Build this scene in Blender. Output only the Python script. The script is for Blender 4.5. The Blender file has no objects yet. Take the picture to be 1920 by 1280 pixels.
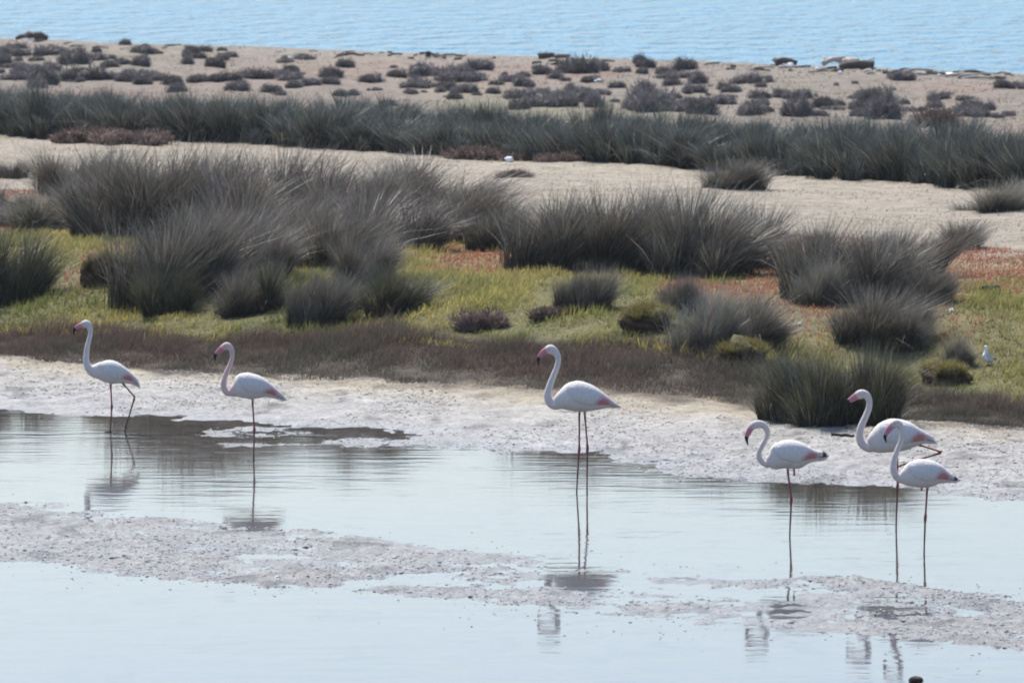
import bpy, bmesh, math, random
import numpy as np
from mathutils import Vector

random.seed(7)
rng = np.random.default_rng(11)
scene = bpy.context.scene
col = scene.collection

# ------------------------------------------------------------------ camera, world, sun, exposure
FPX, HOR, CAMH = 14000.0, -250.0, 6.2          # focal length and horizon row in photo pixels, eye height in metres
cam_data = bpy.data.cameras.new('camera')
cam_data.sensor_width = 36.0
cam_data.lens = FPX / 1920.0 * 36.0
cam_data.clip_end = 60000.0
cam_data.clip_start = 0.5
cam_data.dof.use_dof = True
cam_data.dof.focus_distance = 76.0
cam_data.dof.aperture_fstop = 7.5
cam = bpy.data.objects.new('camera', cam_data)
col.objects.link(cam)
cam.location = (0, 0, CAMH)
cam.rotation_euler = (math.pi / 2 - math.atan((640.0 - HOR) / FPX), 0, 0)
scene.camera = cam

SUN_EL, SUN_AZ = 57.0, -26.0                   # degrees; azimuth from +Y towards +X
world = bpy.data.worlds.new('World')
scene.world = world
world.use_nodes = True
wn = world.node_tree.nodes
bg = wn['Background']
sky = wn.new('ShaderNodeTexSky')
sky.sky_type = 'NISHITA'
sky.sun_disc = False
sky.sun_elevation = math.radians(SUN_EL)
sky.sun_rotation = math.radians(SUN_AZ)
sky.altitude = 0
sky.air_density = 1.0
sky.dust_density = 2.6
sky.ozone_density = 5.0
world.node_tree.links.new(sky.outputs[0], bg.inputs[0])
bg.inputs[1].default_value = 0.15

sun_data = bpy.data.lights.new('sun', 'SUN')
sun_data.energy = 4.5
sun_data.angle = math.radians(0.53)
sun_data.color = (1.0, 0.95, 0.87)
sun = bpy.data.objects.new('sun', sun_data)
col.objects.link(sun)
ce, se = math.cos(math.radians(SUN_EL)), math.sin(math.radians(SUN_EL))
to_sun = Vector((math.sin(math.radians(SUN_AZ)) * ce, math.cos(math.radians(SUN_AZ)) * ce, se))
sun.rotation_euler = to_sun.to_track_quat('Z', 'Y').to_euler()
sun.location = (-30, 60, 60)

vs = scene.view_settings
vs.view_transform = 'Standard'
vs.look = 'None'
vs.gamma = 1.0
vs.exposure = 0.66
vs.use_curve_mapping = False
scene.cycles.max_bounces = 6
scene.cycles.transparent_max_bounces = 12
scene.cycles.filter_width = 1.9

# ------------------------------------------------------------------ noise and terrain
def _hash(ix, iy, seed):
    h = (ix.astype(np.int64) * 374761393 + iy.astype(np.int64) * 668265263 + seed * 1274126177) & 0xFFFFFFFF
    h = ((h ^ (h >> 13)) * 1274126177) & 0xFFFFFFFF
    return ((h ^ (h >> 16)) & 0xFFFF) / 65535.0

def vnoise(x, y, seed=0):
    x = np.asarray(x, float); y = np.asarray(y, float)
    ix, iy = np.floor(x), np.floor(y)
    fx, fy = x - ix, y - iy
    fx = fx * fx * (3 - 2 * fx); fy = fy * fy * (3 - 2 * fy)
    a = _hash(ix, iy, seed); b = _hash(ix + 1, iy, seed)
    c = _hash(ix, iy + 1, seed); d = _hash(ix + 1, iy + 1, seed)
    return (a * (1 - fx) + b * fx) * (1 - fy) + (c * (1 - fx) + d * fx) * fy

def fbm(x, y, octs=4, seed=0, gain=0.5):
    """about -1 .. 1"""
    s = 0.0; amp = 1.0; tot = 0.0
    for o in range(octs):
        ca, sa = math.cos(0.7 * o), math.sin(0.7 * o)
        s = s + amp * (vnoise((x * ca - y * sa) * 2 ** o + 17.3 * o, (x * sa + y * ca) * 2 ** o - 9.1 * o, seed + o) * 2 - 1)
        tot += amp; amp *= gain
    return s / tot * 1.5

def ucoord(X, Y):
    Xc = np.clip(X, -30, 30)
    k = np.interp(Y + 1.1 * Xc, [55, 65, 79, 86, 91, 110, 137, 250], [.80, .93, 1.16, .93, .95, 1.24, 1.33, 1.36])
    return Y + k * Xc

PU = [0, 50, 57, 60.8, 62.2, 63.2, 66.5, 67.6, 69.2, 73, 76.6, 78.6, 81, 84.5, 86.0, 87.5, 89.7, 91.2, 94, 110, 137, 167, 188, 197, 200, 207, 217, 300, 2000]
PZ = [-.6, -.25, -.12, -.05, -.015, .003, .003, -.012, -.05, -.075, -.032, -.002, .03, .10, .16, .25, .50, .74, .84, .87, .88, 0.95, 1.10, 1.21, 1.14, -.05, -.9, -3, -6]

def height(X, Y):
    X = np.asarray(X, float); Y = np.asarray(Y, float)
    u = ucoord(X, Y)
    wob = 0.9 * fbm(X * .22, Y * .22, 3, 5)
    ue = u + wob * np.clip((u - 60) / 8, 0, 1)
    ue = ue - np.interp(X, [-7, -4, -1.5, 2, 4.5], [2.4, 2.0, 0, 0, 3.6]) * np.clip((u - 85) / 2, 0, 1) * np.clip((106 - u) / 9, 0, 1)   # the bank is steep only in the middle
    z = np.interp(ue, PU, PZ)
    z = z + .024 * np.exp(-((u - 67.7 - .25 * fbm(X * .6, Y * 0, 2, 24)) / .34) ** 2) * np.clip(X - .4, 0, 1) * (.6 + fbm(X * 1.1, Y * .7, 3, 25))
    fg = np.exp(-((u - 65) / 3.6) ** 2)                            # the broken mud bar
    z = z + fg * (0.032 * fbm(X * .95, Y * .85, 6, 21, .72) + 0.012 * np.clip(-X / 3.5, -.1, 1.6))
    flat = np.clip((u - 73) / 3, 0, 1) * np.clip((88 - u) / 2, 0, 1)    # mud flat behind the pool
    z = z + flat * (0.030 * fbm(X * .6, Y * .5, 5, 31, .6) + 0.010 * fbm(X * 3.1, Y * 2.2, 3, 32))
    mud = np.clip((u - 60) / 2, 0, 1) * np.clip((87 - u) / 2, 0, 1)
    rough = np.clip((z + .012) / .03, 0.12, 1)
    z = z + mud * rough * (0.018 * fbm(X * 8, Y * 5, 3, 41) + 0.014 * np.abs(fbm(X * 4, Y * 3, 3, 43)))
    veg = np.clip((u - 86) / 3, 0, 1) * np.clip((198 - u) / 3, 0, 1)
    z = z + veg * (0.05 * fbm(X * .45, Y * .3, 4, 51) + 0.015 * fbm(X * 3, Y * 2, 2, 52))
    far = np.clip((u - 158) / 20, 0, 1) * np.clip((199 - u) / 4, 0, 1)
    z = z + far * (0.10 * fbm(X * .25, Y * .15, 3, 61) + .035 * fbm(X * 1.3, Y * .5, 4, 62))
    return z

def hz(x, y):
    return float(height(np.array([x]), np.array([y]))[0])

_DS = np.concatenate([np.arange(50, 110, .05), np.arange(110, 330, .2)])
def ground_at(px, py):
    """where the sight line through photo pixel px, py first meets the ground"""
    X = (px - 960.0) / FPX * _DS
    zr = CAMH - (py - HOR) / FPX * _DS
    i = int(np.argmax(zr <= height(X, _DS)))
    if i == 0: i = len(_DS) - 1
    while py < 200 and (_DS[i] > 262 or height(X[i:i + 1], _DS[i:i + 1])[0] < .9):        # over the ridge: step back to it
        return ground_at(px, py + 1)
    d = _DS[i]
    return float(X[i]), float(d), hz(X[i], d)

# ------------------------------------------------------------------ mesh and material helpers
def mesh_from(name, V, F, mats, colors=None, smooth=False, matidx=None, extra=None):
    """F: list of arrays (n,3) / (n,4)"""
    me = bpy.data.meshes.new(name)
    V = np.asarray(V, np.float32)
    if not isinstance(F, (list, tuple)): F = [F]
    F = [np.asarray(f, np.int32) for f in F if len(f)]
    loops = np.concatenate([f.ravel() for f in F])
    sizes = np.concatenate([np.full(len(f), f.shape[1], np.int32) for f in F])
    starts = np.concatenate([[0], np.cumsum(sizes)[:-1]]).astype(np.int32)
    me.vertices.add(len(V)); me.vertices.foreach_set('co', V.ravel())
    me.loops.add(len(loops)); me.loops.foreach_set('vertex_index', loops)
    me.polygons.add(len(sizes)); me.polygons.foreach_set('loop_start', starts)
    try: me.polygons.foreach_set('loop_total', sizes)
    except Exception: pass
    if smooth: me.polygons.foreach_set('use_smooth', np.ones(len(sizes), bool))
    for m in (mats if isinstance(mats, (list, tuple)) else [mats]): me.materials.append(m)
    if matidx is not None: me.polygons.foreach_set('material_index', np.asarray(matidx, np.int32))
    me.update(calc_edges=True)
    if colors is not None:
        a = me.color_attributes.new('Col', 'FLOAT_COLOR', 'POINT')
        c = np.ones((len(V), 4), np.float32); c[:, :3] = colors
        a.data.foreach_set('color', c.ravel())
    if extra:
        for k, arr in extra.items():
            a = me.attributes.new(k, 'FLOAT', 'POINT')
            a.data.foreach_set('value', np.asarray(arr, np.float32))
    me.validate()
    return me

def link(name, me, parent=None, loc=None):
    o = bpy.data.objects.new(name, me)
    col.objects.link(o)
    if parent is not None: o.parent = parent
    if loc is not None: o.location = loc
    return o

def tag(o, label=None, cat=None, group=None, kind=None):
    if label: o['label'] = label
    if cat: o['category'] = cat
    if group: o['group'] = group
    if kind: o['kind'] = kind
    return o

def new_mat(name):
    m = bpy.data.materials.new(name); m.use_nodes = True
    nt = m.node_tree
    p = nt.nodes['Principled BSDF']
    return m, nt, p

def N(nt, typ, **kw):
    n = nt.nodes.new(typ)
    for k, v in kw.items():
        if k in n.inputs: n.inputs[k].default_value = v
        else: setattr(n, k, v)
    return n

def attr_mat(name, rough=.7, spec=.3, var=.25, scale=30.0, bump=0.0, bump_scale=60., transl=0.0, sheen=0.0):
    """colour from the mesh's own colour attribute, broken up by noise"""
    m, nt, p = new_mat(name)
    a = N(nt, 'ShaderNodeAttribute', attribute_name='Col')
    tc = N(nt, 'ShaderNodeTexCoord')
    no = N(nt, 'ShaderNodeTexNoise', Scale=scale, Detail=4.0)
    nt.links.new(tc.outputs['Object'], no.inputs['Vector'])
    mr = N(nt, 'ShaderNodeMapRange'); mr.inputs[1].default_value = .25; mr.inputs[2].default_value = .75
    mr.inputs[3].default_value = 1 - var; mr.inputs[4].default_value = 1 + var
    nt.links.new(no.outputs['Fac'], mr.inputs[0])
    mx = N(nt, 'ShaderNodeVectorMath', operation='SCALE')
    nt.links.new(a.outputs['Color'], mx.inputs[0]); nt.links.new(mr.outputs[0], mx.inputs['Scale'])
    nt.links.new(mx.outputs[0], p.inputs['Base Color'])
    p.inputs['Roughness'].default_value = rough
    p.inputs['Specular IOR Level'].default_value = spec
    if bump:
        n2 = N(nt, 'ShaderNodeTexNoise', Scale=bump_scale, Detail=3.0)
        nt.links.new(tc.outputs['Object'], n2.inputs['Vector'])
        b = N(nt, 'ShaderNodeBump', Strength=bump, Distance=.01)
        nt.links.new(n2.outputs['Fac'], b.inputs['Height']); nt.links.new(b.outputs[0], p.inputs['Normal'])
    if transl:
        t = N(nt, 'ShaderNodeBsdfTranslucent')
        nt.links.new(mx.outputs[0], t.inputs[0])
        ms = N(nt, 'ShaderNodeMixShader'); ms.inputs[0].default_value = transl
        nt.links.new(p.outputs[0], ms.inputs[1]); nt.links.new(t.outputs[0], ms.inputs[2])
        nt.links.new(ms.outputs[0], nt.nodes['Material Output'].inputs['Surface'])
    return m

def ground_material():
    m, nt, p = new_mat('ground_soil')
    a = N(nt, 'ShaderNodeAttribute', attribute_name='Col')
    w = N(nt, 'ShaderNodeAttribute', attribute_name='wet')
    tc = N(nt, 'ShaderNodeTexCoord')
    n1 = N(nt, 'ShaderNodeTexNoise', Scale=2.3, Detail=7.0, Roughness=.65)
    n2 = N(nt, 'ShaderNodeTexNoise', Scale=14.0, Detail=6.0, Roughness=.7)
    n3 = N(nt, 'ShaderNodeTexNoise', Scale=45.0, Detail=4.0, Roughness=.7)
    for n in (n1, n2, n3): nt.links.new(tc.outputs['Object'], n.inputs['Vector'])
    ad = N(nt, 'ShaderNodeMath', operation='ADD'); nt.links.new(n1.outputs['Fac'], ad.inputs[0]); nt.links.new(n2.outputs['Fac'], ad.inputs[1])
    mr = N(nt, 'ShaderNodeMapRange'); mr.inputs[1].default_value = .7; mr.inputs[2].default_value = 1.3
    mr.inputs[3].default_value = .48; mr.inputs[4].default_value = 1.36
    nt.links.new(ad.outputs[0], mr.inputs[0])
    mx = N(nt, 'ShaderNodeVectorMath', operation='SCALE')
    nt.links.new(a.outputs['Color'], mx.inputs[0]); nt.links.new(mr.outputs[0], mx.inputs['Scale'])
    nt.links.new(mx.outputs[0], p.inputs['Base Color'])
    rr = N(nt, 'ShaderNodeMapRange'); rr.inputs[3].default_value = .92; rr.inputs[4].default_value = .34
    nt.links.new(w.outputs['Fac'], rr.inputs[0]); nt.links.new(rr.outputs[0], p.inputs['Roughness'])
    sp = N(nt, 'ShaderNodeMapRange'); sp.inputs[3].default_value = .12; sp.inputs[4].default_value = .6
    nt.links.new(w.outputs['Fac'], sp.inputs[0]); nt.links.new(sp.outputs[0], p.inputs['Specular IOR Level'])
    b1 = N(nt, 'ShaderNodeBump', Strength=1.0, Distance=.07); nt.links.new(n2.outputs['Fac'], b1.inputs['Height'])
    b2 = N(nt, 'ShaderNodeBump', Strength=.9, Distance=.025); nt.links.new(n3.outputs['Fac'], b2.inputs['Height'])
    nt.links.new(b1.outputs[0], b2.inputs['Normal']); nt.links.new(b2.outputs[0], p.inputs['Normal'])
    return m

def water_material():
    m, nt, p = new_mat('lagoon_water')
    nt.nodes.remove(p)
    tc = N(nt, 'ShaderNodeTexCoord')
    mp = N(nt, 'ShaderNodeMapping'); mp.inputs['Scale'].default_value = (.55, 1.5, 1)
    nt.links.new(tc.outputs['Object'], mp.inputs[0])
    n1 = N(nt, 'ShaderNodeTexNoise', Scale=2.2, Detail=3.0)
    n2 = N(nt, 'ShaderNodeTexNoise', Scale=.5, Detail=2.0)
    nt.links.new(mp.outputs[0], n1.inputs['Vector']); nt.links.new(tc.outputs['Object'], n2.inputs['Vector'])
    mr = N(nt, 'ShaderNodeMapRange'); mr.inputs[1].default_value = .42; mr.inputs[2].default_value = .65
    mr.inputs[3].default_value = .06; mr.inputs[4].default_value = .2
    nt.links.new(n2.outputs['Fac'], mr.inputs[0])
    b = N(nt, 'ShaderNodeBump', Distance=.03)
    nt.links.new(mr.outputs[0], b.inputs['Strength']); nt.links.new(n1.outputs['Fac'], b.inputs['Height'])
    fr = N(nt, 'ShaderNodeFresnel', IOR=1.333)
    nt.links.new(b.outputs[0], fr.inputs['Normal'])
    gl = N(nt, 'ShaderNodeBsdfGlossy', Roughness=.035); gl.inputs[0].default_value = (1, 1, 1, 1)
    nt.links.new(b.outputs[0], gl.inputs['Normal'])
    tr = N(nt, 'ShaderNodeBsdfTransparent'); tr.inputs[0].default_value = (.62, .60, .60, 1)
    ms = N(nt, 'ShaderNodeMixShader')
    nt.links.new(fr.outputs[0], ms.inputs[0]); nt.links.new(tr.outputs[0], ms.inputs[1]); nt.links.new(gl.outputs[0], ms.inputs[2])
    nt.links.new(ms.outputs[0], nt.nodes['Material Output'].inputs['Surface'])
    return m

def sea_material():
    m, nt, p = new_mat('sea_water')
    tc = N(nt, 'ShaderNodeTexCoord')
    mp = N(nt, 'ShaderNodeMapping'); mp.inputs['Scale'].default_value = (.5, .16, 1)
    nt.links.new(tc.outputs['Object'], mp.inputs[0])
    n1 = N(nt, 'ShaderNodeTexNoise', Scale=1.5, Detail=4.0, Roughness=.55)
    nt.links.new(mp.outputs[0], n1.inputs['Vector'])
    n2 = N(nt, 'ShaderNodeTexNoise', Scale=.05, Detail=3.0)
    nt.links.new(mp.outputs[0], n2.inputs['Vector'])
    b = N(nt, 'ShaderNodeBump', Strength=1.0, Distance=2.8)
    nt.links.new(n1.outputs['Fac'], b.inputs['Height'])
    nt.links.new(b.outputs[0], p.inputs['Normal'])
    cr = N(nt, 'ShaderNodeMix', data_type='RGBA')
    cr.inputs[6].default_value = (.004, .145, .26, 1); cr.inputs[7].default_value = (.010, .22, .37, 1)
    nt.links.new(n2.outputs['Fac'], cr.inputs[0]); nt.links.new(cr.outputs[2], p.inputs['Base Color'])
    p.inputs['Roughness'].default_value = .13
    p.inputs['IOR'].default_value = 1.333
    p.inputs['Specular IOR Level'].default_value = .16
    return m

M_ground = ground_material()
M_water = water_material()
M_sea = sea_material()
M_blade = attr_mat('rush_stems', rough=.45, spec=.35, var=.25, scale=6, transl=.14)
M_dry = attr_mat('dead_stems', rough=.6, spec=.25, var=.2, scale=9, transl=.18)
M_herb = attr_mat('salt_marsh_herbs', rough=.7, spec=.2, var=.25, scale=3, transl=.42)
M_shrub = attr_mat('shrub_twigs', rough=.8, spec=.15, var=.25, scale=5, transl=.15)
M_wood = attr_mat('driftwood', rough=.85, spec=.15, var=.35, scale=14, bump=.6, bump_scale=30)
M_earth = attr_mat('earth', rough=.9, spec=.15, var=.4, scale=12, bump=.8, bump_scale=25)
M_feather = attr_mat('flamingo_plumage', rough=.8, spec=.15, var=.06, scale=25, bump=.25, bump_scale=70)
M_litter = attr_mat('pale_litter', rough=.5, spec=.4, var=.1, scale=20)

# ------------------------------------------------------------------ ground: one sheet
def build_ground():
    ys = np.concatenate([np.arange(1335, 700, -1.5), np.arange(700, 40, -2.6)])
    Yr = FPX * (CAMH - .2) / (ys - HOR)
    Yr = np.concatenate([[-80, -20, 20, 40, 48, 53], Yr[Yr > 54], np.arange(Yr.max() + 2, 300, 3), [340, 420, 600]])
    t = np.linspace(-1, 1, 560)
    V = []; 
    outer = np.array([1.25, 1.7, 2.6, 4.5, 9, 20, 50])
    tt = np.concatenate([-outer[::-1], t, outer])
    Yw = np.maximum(Yr, 55)
    X = tt[None, :] * (0.082 * Yw[:, None])
    Y = np.repeat(Yr[:, None], len(tt), 1)
    Z = height(X, Y)
    u = ucoord(X, Y) + 0.9 * fbm(X * .22, Y * .22, 3, 5) * .6
    # base colours by zone
    def c(*a): return np.array(a)
    n1 = fbm(X * .5, Y * .35, 4, 71); n2 = fbm(X * 2.2, Y * 1.5, 4, 72)
    uj = u + n2 * .7 + n1 * .5
    keys = [(40, (.20, .19, .17)), (60, (.30, .285, .265)), (64, (.335, .335, .325)), (77, (.32, .315, .30)), (80, (.39, .385, .375)), (84.0, (.41, .39, .355)),
            (85.6, (.43, .37, .27)), (86.6, (.12, .10, .08)), (89.5, (.09, .075, .055)), (90.5, (.17, .16, .08)), (104, (.24, .20, .10)), (109, (.29, .24, .15)),
            (111.5, (.36, .32, .255)), (134.5, (.38, .335, .265)), (137.5, (.18, .155, .12)), (153, (.24, .205, .16)), (160, (.235, .205, .17)), (189, (.235, .205, .17)), (198, (.26, .235, .20)), (208, (.42, .39, .33)), (300, (.3, .3, .26))]
    ku = np.array([k[0] for k in keys]); kc = np.array([k[1] for k in keys])
    C = np.stack([np.interp(uj, ku, kc[:, i]) for i in range(3)], -1)
    # pinkish and greenish patches on the far plain
    far = np.clip((u - 152) / 6, 0, 1) * np.clip((197 - u) / 6, 0, 1)
    pk = np.clip(fbm(X * .16, Y * .08, 3, 81) * 1.6, 0, 1)[..., None] * far[..., None]
    C = C * (1 - pk * .28) + pk * .28 * c(.32, .20, .165)
    gr = np.clip(fbm(X * .13 + 40, Y * .07, 3, 82) * 1.6, 0, 1)[..., None] * far[..., None]
    C = C * (1 - gr * .5) + gr * .5 * c(.27, .26, .15)
    # grey and straw streaks on the sand band
    sb = (np.clip((u - 109) / 3, 0, 1) * np.clip((139 - u) / 3, 0, 1))[..., None]
    st = np.clip(.5 + .9 * fbm(X * .5 + Y * .35, Y * .9, 4, 83), 0, 1)[..., None]
    C = C * (1 - sb * st * .38) + sb * st * .38 * c(.33, .29, .24)
    # sandy-yellow dry rim of the mud flat at left, dark wet mud near the water line
    wetline = np.exp(-np.clip(Z, 0, 1) / .02)
    mudz = np.clip((86 - u) / 1.5, 0, 1)
    C = C * (1 - (mudz * wetline * .22)[..., None])
    blk = np.clip(fbm(X * 2.6, Y * 1.4, 4, 85) - .45, 0, 1) * 2.0 * mudz
    C = C * (1 - np.clip(blk, 0, .45)[..., None])
    wet = mudz * np.clip(.35 + .65 * wetline + .2 * n1, 0, 1)
    nr, nc = X.shape
    idx = np.arange(nr * nc).reshape(nr, nc)
    F = np.stack([idx[:-1, :-1], idx[:-1, 1:], idx[1:, 1:], idx[1:, :-1]], -1).reshape(-1, 4)
    V = np.stack([X, Y, Z], -1).reshape(-1, 3)
    me = mesh_from('ground', V, F, M_ground, C.reshape(-1, 3), smooth=True, extra={'wet': wet.ravel()})
    tag(link('ground', me), 'grey mud flats rising to salt marsh and a sandy spit', None, kind='structure')
build_ground()

def sheet(name, pts, z, mat):
    me = bpy.data.meshes.new(name)
    me.from_pydata([(x, y, z) for x, y in pts], [], [list(range(len(pts)))])
    me.materials.append(mat)
    return tag(link(name, me), kind='structure')
w = sheet('lagoon_water', [(-500, -90), (500, -90), (500, 62), (30, 62), (-30, 124), (-500, 124)], 0.0, M_water)
w['label'] = 'shallow pale lagoon water mirroring the sky around the mud'
s = sheet('sea', [(-20000, 240), (-30, 240), (30, 159), (20000, 159), (20000, 45000), (-20000, 45000)], 0.0, M_sea)
s['label'] = 'light blue rippled sea behind the spit'

# ------------------------------------------------------------------ blades
def blades(P, H, W, lean, curve, colb, colt, seg=3):
    """P (n,3) roots, H heights, W widths, lean (n,2) horizontal tip offset as share of height, curve (n,) droop power"""
    n = len(P)
    r = np.random.default_rng(n + 5)
    ang = r.uniform(0, math.pi, n)
    sx, sy = np.cos(ang), np.sin(ang)
    ts = np.linspace(0, 1, seg + 1)
    V = np.zeros((n, 2 * seg + 1, 3)); C = np.zeros((n, 2 * seg + 1, 3))
    for i, t in enumerate(ts):
        off = lean * (H * t ** curve)[:, None] if np.ndim(curve) == 0 else lean * (H * t ** curve)[:, None]
        L = np.hypot(lean[:, 0], lean[:, 1])
        cz = H * t * np.sqrt(np.clip(1 - (L * .55 * t) ** 2, .12, 1))
        cx = P[:, 0] + off[:, 0]; cy = P[:, 1] + off[:, 1]
        cc = colb * (1 - t ** 1.6) + colt * t ** 1.6  # ramp keeps blades dark well up, painting in shade inside the tussocks
        if i < seg:
            wv = W * (1 - .55 * t) * .5
            V[:, 2 * i, 0] = cx - sx * wv; V[:, 2 * i, 1] = cy - sy * wv; V[:, 2 * i, 2] = P[:, 2] + cz
            V[:, 2 * i + 1, 0] = cx + sx * wv; V[:, 2 * i + 1, 1] = cy + sy * wv; V[:, 2 * i + 1, 2] = P[:, 2] + cz
            C[:, 2 * i] = cc; C[:, 2 * i + 1] = cc
        else:
            V[:, -1, 0] = cx; V[:, -1, 1] = cy; V[:, -1, 2] = P[:, 2] + cz; C[:, -1] = cc
    base = (np.arange(n) * (2 * seg + 1))[:, None]
    quads = [base + np.array([2 * i, 2 * i + 1, 2 * i + 3, 2 * i + 2]) for i in range(seg - 1)]
    Q = np.concatenate(quads) if quads else np.zeros((0, 4), int)
    T = base + np.array([2 * seg - 2, 2 * seg - 1, 2 * seg])
    return V.reshape(-1, 3), [Q, T], C.reshape(-1, 3)

def jitter(c, n, amt, r):
    c = np.array(c)[None, :] * (1 + r.normal(0, amt, (n, 1))) * (1 + r.normal(0, amt * .3, (n, 3)))
    return np.clip(c, .01, .9)

def tussock_meshes(seed, n, cb, ct, wind=.45, spread=.75, wid=.010, dead_share=.35, dcb=(.06, .052, .04), dct=(.36, .33, .275)):
    """a rush tussock about 1 m tall and 1 m wide at the top: live stems and dead stems"""
    r = np.random.default_rng(seed)
    out = []
    for k, (m, b0, t0) in enumerate(((int(n * (1 - dead_share)), cb, ct), (int(n * dead_share), dcb, dct))):
        # several sub-clumps make an uneven outline
        nc = 15
        cr = np.random.default_rng(seed * 7)
        cx = cr.normal(0, .20, nc); cy = cr.normal(0, .20, nc); chh = cr.uniform(.45, 1.12, nc); clx = cr.normal(0, .24, nc); cly = cr.normal(0, .2, nc); cs = cr.uniform(.02, .075, nc)
        w = r.integers(0, nc, m)
        px = cx[w] + r.normal(0, 1, m) * cs[w]; py = cy[w] + r.normal(0, 1, m) * cs[w]
        H = chh[w] * r.uniform(.35, 1.1, m) ** .6
        if k: H = H * r.uniform(.5, 1.08, m)
        stray = r.random(m) < .10
        lean = np.stack([px * spread * .9 + clx[w] + wind * r.uniform(.0, 1, m) + r.normal(0, .17, m) * (1 + 2.2 * stray), py * spread + cly[w] + r.normal(0, .2, m) * (1 + 1.5 * stray)], 1)
        H = H / np.sqrt(1 + (np.abs(lean).sum(1) * .35) ** 2)
        P = np.stack([px, py, np.full(m, -.04)], 1)
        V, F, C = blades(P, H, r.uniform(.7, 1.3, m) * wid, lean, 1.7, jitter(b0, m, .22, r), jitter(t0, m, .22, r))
        out.append((V, F, C))
    return out

def make_protos(tagname, count, **kw):
    ps = []
    for i in range(count):
        a, b = tussock_meshes(100 + i * 13 + len(tagname), **kw)
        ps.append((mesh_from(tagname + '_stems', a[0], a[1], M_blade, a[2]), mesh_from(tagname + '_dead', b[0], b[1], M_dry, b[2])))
    return ps

GREY = make_protos('grey_tussock', 5, n=4600, cb=(.028, .028, .02), ct=(.205, .183, .152), dead_share=.42, wind=.5, wid=.0085)  # near-black stem bases paint in the self-shade deep in the tussocks
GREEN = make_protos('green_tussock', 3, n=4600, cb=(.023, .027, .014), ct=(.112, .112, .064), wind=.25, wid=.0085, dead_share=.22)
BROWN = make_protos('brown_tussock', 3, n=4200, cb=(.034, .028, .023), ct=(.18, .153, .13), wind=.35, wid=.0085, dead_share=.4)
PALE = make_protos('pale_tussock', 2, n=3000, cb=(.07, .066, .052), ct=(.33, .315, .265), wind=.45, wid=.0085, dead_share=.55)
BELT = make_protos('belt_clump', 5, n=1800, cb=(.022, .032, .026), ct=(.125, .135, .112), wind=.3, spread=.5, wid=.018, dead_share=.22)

def put_tussock(name, protos, i, loc, w, h, rz, label, group=None, depth=None):
    a, b = protos[i % len(protos)]
    o = link(name, a, None, loc)
    o.scale = (w, depth or w, h); o.rotation_euler = (.12 * math.sin(i * 2.1), .14 * math.sin(i * 3.7 + rz * 5), rz)
    d = link('dead_stems', b, o)
    tag(o, label, 'grass tussock', group)
    return o

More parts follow.
